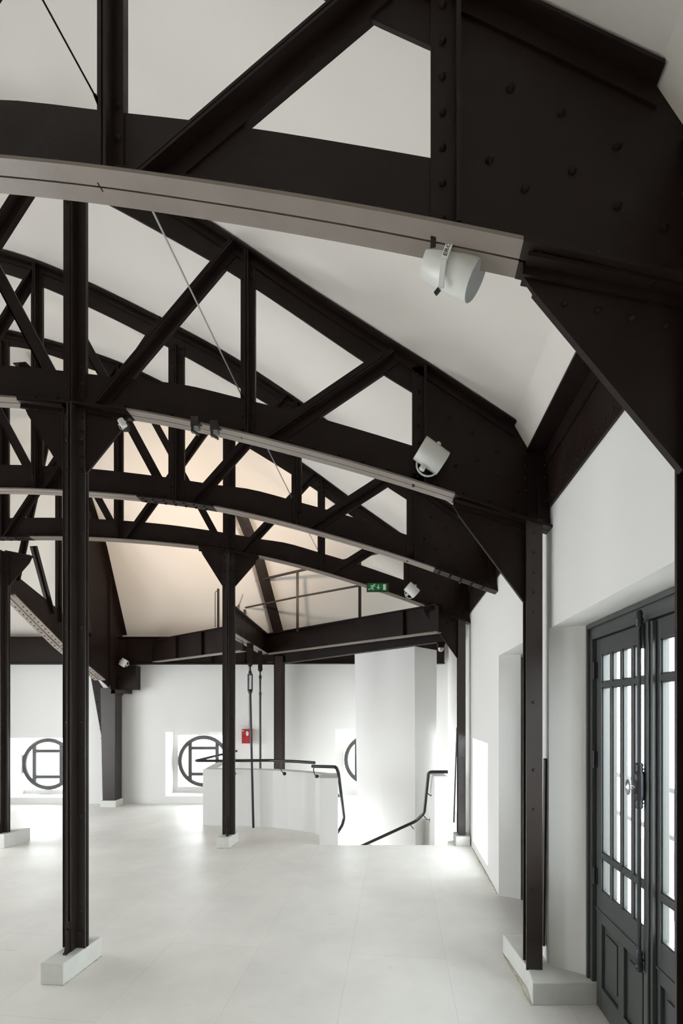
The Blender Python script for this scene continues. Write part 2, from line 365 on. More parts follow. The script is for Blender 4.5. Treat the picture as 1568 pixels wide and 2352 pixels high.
# ================================================================== TRUSSES
TD = [1.399, 2.952, 4.471, 6.027]; TT = [8.7, 4.44, 2.74, -0.65]
def frame_tr(k):
    y = TD[k]; x = y*126.0/F; return x, y, -math.radians(TT[k])
def tp(k, u, v, z):
    x, y, r = frame_tr(k); return Vector((x + u*math.cos(r) - v*math.sin(r), y + u*math.sin(r) + v*math.cos(r), z))
UL = -6.95
VW = 0.06                       # web plane behind the front edge
def lin(a, b, n): return [a + (b-a)*i/n for i in range(n+1)]
def make_truss():
    root = empty('roof_truss')
    # bottom chord web with edge angle line and rivets
    mb = MB(); U = lin(UL, .94, 60)
    mb.strip([(u, VW-.006, BOTL(u)) for u in U], [(u, VW-.006, BOTU(u)) for u in U], (0, .012, 0))
    mb.strip([(u, VW-.016, BOTL(u)+.0) for u in U], [(u, VW-.016, BOTL(u)+.055) for u in U], (0, .032, 0))
    u = UL + .08
    while u < .9:
        mb.rivet((u, VW-.016, BOTL(u)+.036), (0,-1,0), .011); mb.rivet((u, VW+.016, BOTL(u)+.036), (0,1,0), .011); u += .155
    mb.build('bottom_chord', M['steel'], root)
    # flange strips under the chord, reflected light painted in as a paler colour, stopping at the brackets
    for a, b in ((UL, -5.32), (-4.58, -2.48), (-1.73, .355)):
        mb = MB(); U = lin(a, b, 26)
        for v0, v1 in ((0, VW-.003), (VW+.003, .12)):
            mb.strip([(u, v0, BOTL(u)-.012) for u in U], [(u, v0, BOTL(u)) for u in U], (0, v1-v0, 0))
        mb.build('bottom_flange', M['flange'], root, 0, 'steel underside strip with reflected light painted pale')
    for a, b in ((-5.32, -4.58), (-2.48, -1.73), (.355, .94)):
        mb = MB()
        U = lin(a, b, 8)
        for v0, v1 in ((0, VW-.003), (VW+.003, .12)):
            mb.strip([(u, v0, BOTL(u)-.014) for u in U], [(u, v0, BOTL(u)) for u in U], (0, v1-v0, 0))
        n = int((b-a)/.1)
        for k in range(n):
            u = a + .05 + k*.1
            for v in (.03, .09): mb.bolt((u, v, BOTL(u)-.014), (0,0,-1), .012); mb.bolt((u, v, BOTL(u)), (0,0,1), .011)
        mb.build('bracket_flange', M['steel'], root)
    # top chord: web + flange
    mb = MB(); U = lin(UL, .72, 60)
    mb.strip([(u, VW-.006, TOPL(u)) for u in U], [(u, VW-.006, TOPU(u)) for u in U], (0, .012, 0))
    mb.strip([(u, 0, TOPU(u)-.012) for u in U], [(u, 0, TOPU(u)) for u in U], (0, .12, 0))
    mb.strip([(u, VW-.016, TOPU(u)-.07) for u in U], [(u, VW-.016, TOPU(u)-.012) for u in U], (0, .032, 0))
    mb.build('top_chord', M['steel'], root)
    # solid end plate with stiffeners and rivets
    mb = MB(); U = lin(.12, .94, 10)
    mb.strip([(u, VW-.007, BOTL(u)) for u in U], [(u, VW-.007, TOPU(u)-.01 if u < .73 else 3.452-.4*(u-.72)) for u in U], (0, .014, 0))
    for (u, z) in ((.27,3.32),(.37,3.22),(.5,3.25),(.62,3.13),(.33,3.52),(.47,3.42),(.62,3.30),(.74,3.05)):
        mb.rivet((u, VW-.007, z), (0,-1,0), .013)
    for s_ in (.79, .905):
        for k in range(6): mb.rivet((s_, VW-.018, 2.9 + .075*k), (0,-1,0), .009)
    mb.obox(Vector((.895, VW-.018, 2.84)), Vector((1,0,0)), Vector((0,1,0)), Vector((0,0,1)), -.035,.035,0,.036,0,.45)
    mb.build('end_plate', M['steel'], root)
    # verticals: cross-shaped section of four angles
    def post(u, w, z0, z1, name='vertical_post'):
        mb = MB()
        mb.obox(Vector((u,0,0)), Vector((1,0,0)), Vector((0,1,0)), Vector((0,0,1)), -w/2, w/2, VW-.014, VW+.014, z0, z1)
        mb.obox(Vector((u,0,0)), Vector((1,0,0)), Vector((0,1,0)), Vector((0,0,1)), -.014, -.003, .004, .116, z0, z1)
        mb.obox(Vector((u,0,0)), Vector((1,0,0)), Vector((0,1,0)), Vector((0,0,1)), .003, .014, .004, .116, z0, z1)
        for (a, b) in ((z0+.03, z0+.24), (z1-.16, z1-.03)):
            for k in range(3):
                z = a + (b-a)*k/2; mb.rivet((u-w*.32, VW-.014, z), (0,-1,0), .012); mb.rivet((u+w*.32, VW-.014, z), (0,-1,0), .012)
        mb.build(name, M['steel'], root)
    post(-.945, .095, BOTL(-.945), TOPU(-.945)-.02)
    post(-3.50, .115, BOTL(-3.5), TOPU(-3.5)-.02)
    post(-2.11, .155, BOTL(-2.11), TOPL(-2.11)+.05)
    post(-4.95, .155, BOTL(-4.95), TOPL(-4.95)+.05)
    # C stiffener at the plate edge: flat flange left of a projecting leg
    mb = MB(); z0, z1 = BOTL(.15), TOPU(.15)-.02
    mb.box(.10, .185, VW-.016, VW+.016, z0, z1); mb.box(.172, .185, .004, .116, z0, z1)
    for k in range(7): mb.rivet((.135, VW-.016, z0+.05 + k*(z1-z0-.1)/6), (0,-1,0), .011)
    mb.build('plate_stiffener', M['steel'], root)
    # diagonals
    def diag(a, b, w):
        mb = MB(); p0 = Vector((a[0], 0, a[1])); p1 = Vector((b[0], 0, b[1]))
        d = (p1-p0).normalized(); side = Vector((-d.z, 0, d.x)); L = (p1-p0).length
        def foot(o):                       # lower end cut along the chord
            t = .25
            while t > -.35 and (p0+d*t+side*o).z > BOTL((p0+d*t+side*o).x)+.004: t -= .004
            return p0+d*t+side*o
        for o0, o1, v0, v1 in ((-w/2, w/2, VW-.013, VW+.013), (-.012, -.002, .004, .116), (.002, .012, .004, .116)):
            P4 = [foot(o0), foot(o1), p0+d*L+side*o1, p0+d*L+side*o0]
            mb.prism([q_+Vector((0,v0,0)) for q_ in P4], (0, v1-v0, 0))
        mb.build('diagonal_brace', M['steel'], root)
    diag((-.745, 3.475), (-.02, 3.93), .13)
    diag((-1.90, 3.755), (-1.03, 4.70), .11)
    diag((-3.36, 3.915), (-2.24, 5.485), .11)
    diag((-4.85, 3.975), (-3.53, 5.99), .11)
    def strut(a, b, w):
        mb = MB(); p0 = Vector((a[0], VW+.03, a[1])); p1 = Vector((b[0], VW+.03, b[1]))
        d = (p1-p0).normalized(); side = Vector((-d.z, 0, d.x))
        mb.bar(p0, p1, side, [(-w/2, w/2, -.008, .008), (-w/2, -w/2+.01, -.05, .008)])
        mb.build('flat_brace', M['steel'], root)
    strut((-3.17, 5.56), (-2.25, 3.86), .085)
    strut((-4.62, 5.95), (-3.57, 4.02), .085)
    return root
LBL = ['dark riveted steel roof truss nearest overhead, crossing the top of the view',
       'dark riveted steel roof truss carried by the tall near column on the left',
       'dark riveted steel roof truss without columns, between the two trusses that stand on columns',
       'farthest dark steel roof truss, with the green exit sign on its lower chord']
tr0 = make_truss(); trusses = [tr0] + [copy_tree(tr0) for _ in range(3)]
for k, t in enumerate(trusses):
    x, y, r = frame_tr(k); t.location = (x, y, 0); t.rotation_euler = (0, 0, r)
    tag(t, LBL[k], 'roof truss', 'steel roof trusses')
# bracing wires
WL = ['thin dark wire running into the post of the nearest truss, top left', 'long thin pale wire from the nearest truss to the second truss',
      'thin pale wire from the second truss to the third', 'short thin wire reaching the farthest truss']
for k in range(4):
    b = tp(k, -.985, .03, 3.72); a = tp(k-1, -.84, .10, 3.425) if k else Vector((-.97, -.12, 3.44))
    w = empty('tension_wire', b); tag(w, WL[k], 'wire', 'tension wires between the trusses')
    mb = MB(); mb.tube([(0,0,0), a-b], .0036 if k else .0028, 6); mb.build('cable', M['wire'] if k else M['steel'], w)
    mb = MB(); mb.lathe((0,-.006,0), (0,1,0), [(0,.006),(.05,.006)], 8); mb.build('anchor', M['steel'], w)

# ================================================================== COLUMNS
def mid_column(ztop, zb=.135):
    root = empty('steel_column'); mb = MB()
    w, d, g, t = .0775, .07, .006, .011
    for sx in (-1, 1):
        for sy in (-1, 1):
            mb.box(*sorted((sx*g, sx*w)), *sorted((sy*g*0.6, sy*(g*.6+t))), zb, ztop)
            mb.box(*sorted((sx*g, sx*(g+t))), *sorted((sy*g*0.6, sy*d)), zb, ztop)
            mb.box(*sorted((sx*(w-.006), sx*w)), *sorted((sy*g*.6, sy*.022)), zb, ztop)
    for k in range(9):
        z = zb + .25 + k*.62
        if z > ztop: break
        for sx in (-1, 1): mb.rivet((sx*.05, -.0155, z), (0,-1,0), .010); mb.rivet((sx*.05, .0155, z), (0,1,0), .010)
    mb.build('shaft', M['column'], root, .0012)
    for sx in (-1, 1):                      # triangular brackets under the truss
        zt = BOTL(-2.11)
        mb = MB()
        tip = (sx*.37, BOTL(-2.11 + sx*.37)-.004)
        kt = (sx*.33, tip[1]-.09)
        poly = [(sx*.05, zt-.01), (tip[0], tip[1]), kt, (sx*.077, zt-.45), (sx*.05, zt-.45)]
        mb.prism([(p[0], -.008, p[1]) for p in poly], (0, .016, 0))
        mb.bar((sx*.06, 0, zt-.02), (tip[0], 0, tip[1]-.012), (0,1,0), [(-.055,-.008,-.006,.006),(.008,.055,-.006,.006),(-.02,-.008,-.035 if sx>0 else 0,0 if sx>0 else .035)])
        for k in range(5):
            a = k/4.0; u = sx*(.10+.22*a); z = zt-.045 + (tip[1]-zt)*a*.9
            mb.rivet((u, -.008, z), (0,-1,0), .011)
        for k in range(5): mb.rivet((sx*.055, -.018, zt-.09-.085*k), (0,-1,0), .011)
        mb.build('bracket', M['steel'], root)
    mb = MB()                               # stiffened foot
    mb.box(-.012, .012, -.115, .115, zb, zb+.012)
    mb.prism([(-.006, -.072, zb), (-.006, -.115, zb-.01), (-.006, -.072, zb+.20)], (.012, 0, 0))
    mb.prism([(-.006, .072, zb), (-.006, .115, zb), (-.006, .072, zb+.20)], (.012, 0, 0))
    for sx in (-1, 1):
        for z in (zb+.10, ): mb.bolt((sx*.045, -.016, z), (0,-1,0), .014)
        mb.bolt((sx*.0, -.073, zb+.15), (0,-1,0), .011)
    mb.build('foot', M['column'], root)
    return root
c0 = mid_column(BOTL(-2.11)-.014)
cpos = [(1, -2.11, 'tall near steel column on the left, standing on a square concrete block'), (3, -2.115, 'steel column in the middle in front of the curved stair parapet'),
        (3, -4.95, 'rust-tinged steel column cut by the left edge of the photo')]
for i, (k, u, lb) in enumerate(cpos):
    c = c0 if i == 0 else copy_tree(c0)
    c.location = tp(k, u, VW, 0); c.rotation_euler = (0,0,frame_tr(k)[2]); tag(c, lb, 'column', 'steel columns carrying the trusses')
# slender wall columns with a large knee bracket
def wall_column(zb=.125):
    root = empty('wall_column'); mb = MB()
    mb.box(-.0475, .0475, 0, .012, zb, 2.86); mb.box(-.006, .006, .012, .11, zb, 2.86); mb.box(-.034, .04, .11, .122, zb, 2.86)
    for z in (.33, .62, 1.1, 1.34, 1.75, 2.30, 2.42, 2.54, 2.66, 2.78): mb.bolt((.0, 0, z), (0,-1,0), .010)
    mb.build('shaft', M['column'], root, .0012)
    mb = MB()
    poly = [(-.475,3.025),(-.475,2.975),(-.445,2.925),(-.0475,2.372),(.0,2.372),(.0,2.85)]
    mb.prism([(a, .05, z) for a, z in poly], (0,.014,0))
    mb.bar((-.0475,.056,2.372),(-.445,.056,2.925),(0,1,0),[(-.012,.012,-.004,.004)])
    mb.bar((-.47,.056,3.0),(.02,.056,2.83),(0,1,0),[(-.05,.05,-.006,.006),(-.018,-.008,-.03,.0)])
    for k in range(5): mb.bolt((-.40+.09*k, .05, 2.955-.033*k), (0,-1,0), .011)
    for k in range(4): mb.rivet((-.36+.09*k, .05, 2.88-.033*k), (0,-1,0), .010)
    mb.build('knee_bracket', M['steel'], root)
    return root
wc0 = wall_column()
for i, (k, u, lb) in enumerate([(0, .842, 'dark steel wall column at the right edge, half hiding the glazed door'), (1, .8315, 'slim dark steel column beside the nearest glazed door reveal'),
                             (3, .83, 'farthest slim steel column against the right wall by the stair')]):
    c = wc0 if i == 0 else copy_tree(wc0)
    c.location = tp(k, u, .012, 0); c.rotation_euler = (0,0,frame_tr(k)[2]); tag(c, lb, 'column', 'slim wall columns with knee brackets')

# plinths
def lp(k, u, v): p = tp(k, u, v, 0); return (p.x, p.y)
def at_floor(px, py): y = EYE*F/(py-HZ); return ((px-CX)*y/F, y)
A_, B_ = at_floor(92, 2262), at_floor(145, 2264)
plinth([A_, B_, (B_[0]+.06, 3.32), (A_[0]+.06, 3.32)], .135, 'square concrete block under the tall near column on the left')
foam([B_, (B_[0]+.062, 3.32)], 'yellowish crumbling foam seam along the near column block')
a, b = at_floor(497, 1949), at_floor(526, 1949)
plinth([a, b, (b[0]+.05, 6.2), (a[0]+.05, 6.2)], .135, 'small concrete block under the middle column before the stair parapet')
foam([(a[0], a[1]-.004), (b[0], b[1]-.004), (b[0]+.05, 6.2)], 'pale foam edging around the middle column block')
x, y, r = frame_tr(3); p = tp(3, -4.95, .06, 0)
plinth([(p.x-.3, p.y-.12), (p.x+.10, p.y-.12), (p.x+.20, p.y+.22), (p.x-.3, p.y+.22)], .17, 'concrete block under the column at the left edge')
plinth([(1.10, 2.76), (1.50, 2.765), (1.52, 2.99), (1.30, 3.10), (1.285, 3.36), (1.13, 3.36), (1.135, 2.92)], .13, 'long white concrete block between the near wall column and the glazed door')
foam([(1.128, 3.36), (1.095, 2.757), ], 'yellow foam line along the white block at the door')
p = tp(3, .83, .06, 0)
plinth([(p.x-.085, p.y-.10), (p.x+.09, p.y-.10), (p.x+.11, p.y+.14), (p.x-.065, p.y+.14)], .12, 'small white block under the farthest wall column')
foam([wall_pt(WC-.006, 4.42, 0)[:2], wall_pt(WC-.006, 5.9, 0)[:2]], 'crumbling yellow foam line along the foot of the right wall')
p = tp(0, .83, .06, 0)
plinth([(p.x-.07, p.y-.10), (p.x+.2, p.y-.10), (p.x+.2, p.y+.14), (p.x-.05, p.y+.14)], .125, 'white block under the column at the right edge')

# ================================================================== EDGE GIRDER (along the right wall head)
g = empty('edge_girder'); tag(g, 'long riveted plate girder running along the head of the right wall', 'girder')
mb = MB(); wbox(mb, .925, .938, -6, BACK, 2.935, 3.42)
for i in range(120):
    y = -1 + i*.08
    if y > BACK-.1: break
    mb.rivet(wall_pt(.925, y, 2.985), Vector((-1, WM, 0)), .009)
mb.build('web', M['steel'], g)
mb = MB(); wbox(mb, .80, .925, -6, BACK, 3.292, 3.304); wbox(mb, .912, .925, -6, BACK, 3.20, 3.292); mb.build('top_angle', M['steel'], g)

# ================================================================== LEFT END TRUSS (running back to the corner post)
QA, QB = Vector((-4.27, 5.97, 0)), Vector((-3.99, 8.72, 0))
qd = (QB-QA).normalized(); qn = Vector((qd.y, -qd.x, 0))      # qn points to the right (towards the stair)
def qp(y, off, z):
    t = (y-QA.y)/qd.y; return QA + qd*t + qn*off + Vector((0,0,z))
ht = empty('end_truss'); tag(ht, 'dark riveted truss running back to the tapering post, with a pale perforated flange', 'roof truss')
HB = [(5.9, 3.30), (7.05, 2.66), (8.35, 2.09), (8.72, 1.98)]; HU = [(5.9, 3.60), (6.3, 3.44), (7.05, 3.18), (7.6, 2.95), (8.0, 2.85), (8.72, 2.75)]
hy = lin(5.9, 8.72, 14)
mb = MB(); mb.strip([qp(y, -.008, interp(y, HB)) for y in hy], [qp(y, -.008, interp(y, HU)) for y in hy], qn*.016)
mb.strip([qp(y, .008, interp(y, HB)) for y in hy], [qp(y, .008, interp(y, HB)+.06) for y in hy], qn*.012)
for cy in (6.95, 7.85):
    for i in range(6):
        for j in range(4): mb.rivet(qp(cy+i*.045, .008, interp(cy+i*.045, HB)+.10+j*.055), qn, .010)
mb.build('bottom_chord', M['steel'], ht)
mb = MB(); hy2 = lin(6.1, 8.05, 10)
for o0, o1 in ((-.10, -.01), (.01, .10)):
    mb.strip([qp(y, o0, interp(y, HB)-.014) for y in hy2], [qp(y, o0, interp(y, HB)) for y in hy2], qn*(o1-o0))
mb.build('bottom_flange', M['flange'], ht, 0, 'flange with reflected light painted pale, pierced by rows of rivets')
rv = None
for i in range(26):
    y = 6.3 + i*.067
    for o in (-.055, .055):
        if rv is None:
            mb = MB(); mb.rivet((0,0,0), (0,0,-1), .011); c = rv = mb.build('rivet', M['steel'], ht, 0, 'dark rivet head on the pale flange')
        else: c = rv.copy(); COL.objects.link(c); c.parent = ht
        c.location = qp(y, o, interp(y, HB)-.014)
def ezt(y): return interp(y, ZEND)
hy = lin(6.3, 8.72, 16)
mb = MB(); mb.strip([qp(y, -.008, min(ezt(y), 6.3)-.26) for y in hy], [qp(y, -.008, min(ezt(y), 6.3)-.02) for y in hy], qn*.016)
mb.strip([qp(y, -.09, min(ezt(y), 6.3)-.03) for y in hy], [qp(y, -.09, min(ezt(y), 6.3)-.018) for y in hy], qn*.18)
mb.build('top_chord', M['steel'], ht)
# solid web over the post
mb = MB(); wy = lin(7.74, 8.72, 8)
mb.strip([qp(y, -.01, 2.07) if y > 8.3 else qp(y, -.01, interp(y, HB)) for y in wy], [qp(y, -.01, ezt(y)-.02) for y in wy], qn*.02)
for i in range(18): mb.rivet(qp(8.28, .012, 2.25+i*.09), qn, .011)
mb.strip([qp(8.28, .01, 2.07), qp(8.34, .01, 2.07)], [qp(8.28, .01, 4.1), qp(8.34, .01, 4.0)], qn*.03)
mb.build('end_plate', M['steel'], ht)
for (y0, z0, y1, z1, w) in ((7.05, 3.0, 7.05, 5.95, .075), (6.55, 3.95, 6.9, 3.1, .07), (7.30, 5.5, 7.75, 2.9, .07), (6.25, 3.4, 6.9, 5.9, .07), (7.72, 4.9, 7.30, 3.0, .07)):
    mb = MB(); mb.bar(qp(y0, 0, z0), qp(y1, 0, z1), qd, [(-w/2, w/2, -.01, .01), (-.01, .01, -.05, .05)]); mb.build('web_member', M['steel'], ht)
# corner post
cp = empty('tapering_post', (-4.05, 8.46, 0)); tag(cp, 'tapering dark steel post with a flared head on a white corner block', 'column')
def cpb(mb, pts, y0, y1): mb.prism([(x-(-4.05), y0-8.46, z) for x, z in pts], (0, y1-y0, 0))
mb = MB(); cpb(mb, [(-4.21,.10),(-3.99,.10),(-3.985,2.10),(-4.25,2.10)], 8.44, 8.70); mb.build('shaft', M['column'], cp, .004)
mb = MB(); cpb(mb, [(-4.21,.95),(-4.205,.95),(-4.20,2.05),(-4.45,2.42),(-4.46,2.36),(-4.27,1.30)], 8.50, 8.525)
for i in range(7): mb.rivet((-.19-.018*i, .04, 1.05+i*.16), (0,-1,0), .012)
mb.build('flared_head', M['steel'], cp)
mb = MB(); cpb(mb, [(-4.02,2.07),(-3.65,2.07),(-3.65,2.50),(-4.02,2.50)], 8.50, 8.70); cpb(mb, [(-4.06,2.0),(-3.80,2.0),(-3.80,2.07),(-4.06,2.07)], 8.44, 8.7); mb.build('bearing_box', M['steel'], cp)
mb = MB(); cpb(mb, [(-4.235,0),(-3.96,0),(-3.96,.115),(-4.235,.115)], 8.41, 8.70); o = mb.build('concrete_plinth', M['plinth'], None, .008)
o.location = (-4.05, 8.46, 0); tag(o, 'white corner block under the tapering post by the back wall', 'plinth', 'concrete plinths under the columns')

# ================================================================== RING BEAMS, LANDING BEAMS
def ibeam(name, a, b, zb, zt, label, wid=.13, stiff=(), cat='beam', zb2=None, zt2=None, mt=None):
    root = empty(name, (a[0], a[1], 0)); tag(root, label, cat)
    A = Vector((0, 0, 0)); B = Vector((b[0]-a[0], b[1]-a[1], 0)); d = B.normalized(); n = Vector((d.y, -d.x, 0))
    zb2 = zb if zb2 is None else zb2; zt2 = zt if zt2 is None else zt2
    def pz(P_, off, z): return P_ + n*off + Vector((0,0,z))
    mb = MB(); mb.strip([pz(A,-.006,zb), pz(B,-.006,zb2)], [pz(A,-.006,zt), pz(B,-.006,zt2)], n*.012)
    mb.strip([pz(A,-wid/2,zt-.014), pz(B,-wid/2,zt2-.014)], [pz(A,-wid/2,zt), pz(B,-wid/2,zt2)], n*wid)
    mb.build('web', M['steel'], root)
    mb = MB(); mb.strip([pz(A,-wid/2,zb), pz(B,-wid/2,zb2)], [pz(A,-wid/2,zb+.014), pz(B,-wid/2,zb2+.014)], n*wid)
    mb.build('lower_flange', mt or M['flange'], root, 0, 'paler lower flange')
    for s_ in stiff:
        P0 = A + (B-A)*s_
        for sg in (-1, 1):
            mb = MB(); mb.strip([pz(P0, 0, zb+.014), pz(P0+d*.012, 0, zb+.014)], [pz(P0, 0, zt-.014), pz(P0+d*.012, 0, zt-.014)], n*(sg*(wid/2-.004)))
            mb.build('stiffener', M['steel'], root)
    return root
ibeam('wall_beam', (-7.05, 8.62), (-1.15, 8.62), 2.53, 3.02, 'dark steel beam along the head of the back wall', .14, (.55, .62, .8, .9), mt=M['steel'])
ibeam('wall_beam', (-1.15, 8.62), (1.85, 8.62), 2.54, 3.02, 'dark steel beam over the back wall behind the stair', .14, (), mt=M['steel'])
ibeam('trimmer_beam', (-3.30, 8.5), (-1.42, 6.92), 2.555, 2.95, 'dark beam slanting from the back wall to the landing trimmer', .12, (.3,.6))
ibeam('trimmer_beam', (-1.42, 6.08), (-1.335, 8.38), 2.675, 3.03, 'landing beam running back from the middle column, rods hang from it', .14, ())
ibeam('landing_beam', (-1.335, 8.38), (1.22, 6.0), 2.675, 3.03, 'long deep landing beam under the upper railing', .12, (.85,))
ibeam('landing_beam', (-1.2, 8.6), (1.55, 6.36), 2.52, 2.86, 'lower beam just behind the long landing beam', .12, (), zb2=2.64, zt2=2.95, mt=M['steel'])
dk = MB(); dk.prism([(-1.33,8.42,2.98),(1.22,6.05,2.98),(1.6,6.4,2.98),(-1.1,8.6,2.98)], (0,0,.03))
tag(dk.build('landing_deck', M['steel']), 'narrow dark deck plate on top of the landing beams', 'deck')
# back post
bp = empty('back_post', (-1.10, 8.5, 0)); tag(bp, 'dark steel post behind the stair parapet, under the beam corner', 'column')
mb = MB(); mb.box(-.085,.085,-.10,-.085,-.3,2.66); mb.box(-.006,.006,-.085,.085,-.3,2.66); mb.box(-.085,.085,.085,.10,-.3,2.66); mb.box(-.085,-.075,-.1,-.04,-.3,2.66); mb.box(.075,.085,-.1,-.04,-.3,2.66)
for z in (.5,.95,1.4,1.95,2.4): mb.bolt((.045,-.10,z),(0,-1,0),.012)
mb.build('shaft', M['column'], bp)
mb = MB(); mb.box(-.21,-.085,-.1,.02,2.55,2.68); mb.build('cleat', M['steel'], bp)
# hip rafter
hr = empty('hip_rafter', (-1.12, 8.68, 0)); tag(hr, 'slanting rafter rising from the back post to the roof, with a pale edge', 'rafter')
a = Vector((0,0,3.02)); b = Vector((-.62,-1.05, ceil_z(-1.12-.62-WM*7.63, 7.63)-.07))
mid = Vector((-.32,-.55, interp(8.13, ZEND)-.06))
mb = MB(); mb.bar(a, mid, (1,.3,0), [(-.09,.09,-.06,.0)]); mb.bar(mid, b, (1,.3,0), [(-.09,.09,-.06,.0)]); mb.build('rafter_web', M['steel'], hr)
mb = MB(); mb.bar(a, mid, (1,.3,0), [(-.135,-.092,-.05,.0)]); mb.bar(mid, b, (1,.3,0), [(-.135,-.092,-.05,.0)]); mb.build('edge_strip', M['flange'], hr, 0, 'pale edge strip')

# upper railing
rl = empty('landing_railing', (0,0,3.03)); tag(rl, 'thin bronze-coloured pipe railing on the upper landing', 'railing')
def rp(px, y): return Vector(((px-CX)*y/F, y, 0))
LA = Vector((-1.68, 8.25, 0)); 
def railpt(px):      # railing line just behind the long beam
    a0, b0 = Vector((-1.66, 8.50, 0)), Vector((.95, 6.42, 0)); s = (px-CX)/F
    t = (a0.x - s*a0.y)/((s*(b0.y-a0.y)) - (b0.x-a0.x)); return a0 + (b0-a0)*t
pA, pB, pC, pD = railpt(562), railpt(683), railpt(826), railpt(940)
def zz(px, py, p): return EYE + (HZ-py)*p.y/F - 3.03
hA, hB = zz(562,1340,pA), zz(683,1312,pB)
hh = 1.0
H1 = [(pA, hA), (pB, hB), (pC, zz(826, 1279, pC)), (pD, zz(940, 1253, pD))]
mb = MB(); mb.tube([p + Vector((0,0,h)) for p, h in H1], .022, 8); mb.build('top_rail', M['bronze'], rl)
mb = MB(); mb.tube([pA+Vector((0,0,zz(562,1396,pA))), pB+Vector((0,0,zz(683,1371,pB))), pC+Vector((0,0,zz(826,1345,pC)))], .016, 8); mb.build('middle_rail', M['bronze'], rl)
for p, h in H1[:3]: mb = MB(); mb.bar(p+Vector((0,0,-.05)), p+Vector((0,0,h)), (1,0,0), [(-.022,.022,-.008,.008)]); mb.build('railing_post', M['bronze'], rl)
mb = MB(); e = pA + Vector((-.02,-.02,0)); hz = hA-.12
mb.tube([e+Vector((0,0,hz)), e+Vector((-.06,-.02,hz)), e+Vector((-.075,-.02,hz-.03)), e+Vector((-.075,-.02,-.05))], .008, 6); mb.build('end_hoop', M['bronze'], rl)
# gate post and hoop left of the middle column
rg = empty('gate_post', (0,0,0)); tag(rg, 'short bronze gate post with a thin hoop left of the middle column', 'railing')
y = 7.3
mb = MB(); a = P(501,1352,y); mb.bar((a.x,a.y,2.95), a, (1,0,0), [(-.016,.016,-.008,.008)]); mb.build('post', M['bronze'], rg)
mb = MB(); b = P(494,1358,y); mb.tube([(a.x,y,b.z),(b.x+.01,y,b.z),(b.x,y,b.z-.03),(b.x,y,2.97)], .006, 6); mb.build('hoop', M['bronze'], rg)
# safety chain
ch = MB(); a, b = pA+Vector((-.02,-.02,3.03+hA-.16)), P(533, 1392, 6.9)
n = 22
for i in range(n):
    t = i/(n-1.0); p = a.lerp(b, t) + Vector((0,0,-.12*math.sin(math.pi*t)))
    R = [p + Vector((.009*math.cos(w_), (.009*math.sin(w_) if i % 2 else 0), .018*math.sin(w_)*(1 if not i % 2 else .6))) for w_ in [2*math.pi*k/8 for k in range(8)]]
    ch.tube(R, .003, 4, closed=True)
tag(ch.build('safety_chain', M['bronze']), 'thin chain hanging from the railing end to the middle column', 'chain')

# tie rods with turnbuckles
def tie_rod(x, y, zt, zb, open_frame, label, dx=0.0):
    r = empty('tie_rod', (x, y, 0)); tag(r, label, 'tie rod', 'hanging tie rods by the stair')
    mb = MB()
    for s_ in (-1, 1): mb.box(-.042 if open_frame else -.03, .042 if open_frame else .03, s_*.028-.006, s_*.028+.006, zt-.30, zt)
    mb.lathe((0,-.045,zt-.06), (0,1,0), [(0,.014),(.09,.014)], 8); mb.lathe((0,0,zt-.34), (0,0,1), [(0,.018),(.03,.038),(.06,.038)], 12)
    mb.build('clevis', M['steel'], r)
    mb = MB(); mb.tube([(0,0,zt-.30), (0,0,zt-.46)], .013, 10)
    mb.tube([(0,0,zt-.70), (dx,0,zb)], .018, 12); mb.build('rod', M['iron'], r)
    mb = MB()
    ax = (1,0) if open_frame else (0,1)
    for s_ in (-1, 1):
        cx, cy = s_*.028*ax[0], s_*.028*ax[1]
        mb.tube([(cx*.4,cy*.4,zt-.42),(cx,cy,zt-.46),(cx,cy,zt-.68),(cx*.4,cy*.4,zt-.73)], .011, 8)
    for z in (zt-.43, zt-.70): mb.lathe((0,0,z-.035), (0,0,1), [(0,.016),(.02,.024),(.05,.024),(.07,.016)], 10)
    mb.build('turnbuckle', M['iron'], r); return r
tie_rod(-1.325, 6.95, 2.675, 0, True, 'left hanging rod with an open turnbuckle, reaching the floor before the parapet', .046)
tie_rod(-1.334, 7.86, 2.675, -.6, False, 'right hanging rod with a closed turnbuckle, ending behind the parapet', .006)

# ================================================================== STAIR: parapets, pillar, steps, handrails
def thick_wall(name, pts, t, z0, z1, label, cat='parapet'):
    n = len(pts); P3 = [Vector((x,y,0)) for x,y in pts]; off = []
    for i in range(n):
        d = (P3[min(i+1,n-1)]-P3[max(i-1,0)]).normalized(); off.append(P3[i] + Vector((-d.y, d.x, 0))*t)
    mb = MB(); v = [p+Vector((0,0,z)) for z in (z0,z1) for p in P3+off]; m = 2*n; f = []
    for i in range(n-1):
        f += [(i,i+1,m+i+1,m+i),(n+i,m+n+i,m+n+i+1,n+i+1),(m+i,m+i+1,m+n+i+1,m+n+i),(i,n+i,n+i+1,i+1)]
    f += [(0,m,m+n,n),(n-1,2*n-1,m+2*n-1,m+n-1)]
    mb.add(v, f); o = mb.build(name, M['wall'], None, .005); tag(o, label, cat); return o
arc = [(-2.06,7.11),(-1.75,7.08),(-1.44,7.06),(-1.22,7.03),(-1.0,6.97),(-.78,6.88),(-.56,6.76),(-.36,6.62),(-.27,6.5)]
thick_wall('stair_parapet', arc, .17, -.3, .83, 'low white curved parapet around the stair opening')
thick_wall('stair_parapet', [(-2.06,7.28),(-2.10,7.9),(-2.0,8.66)][::-1], .17, -.3, .83, 'low white side parapet running from the curved one to the back wall')
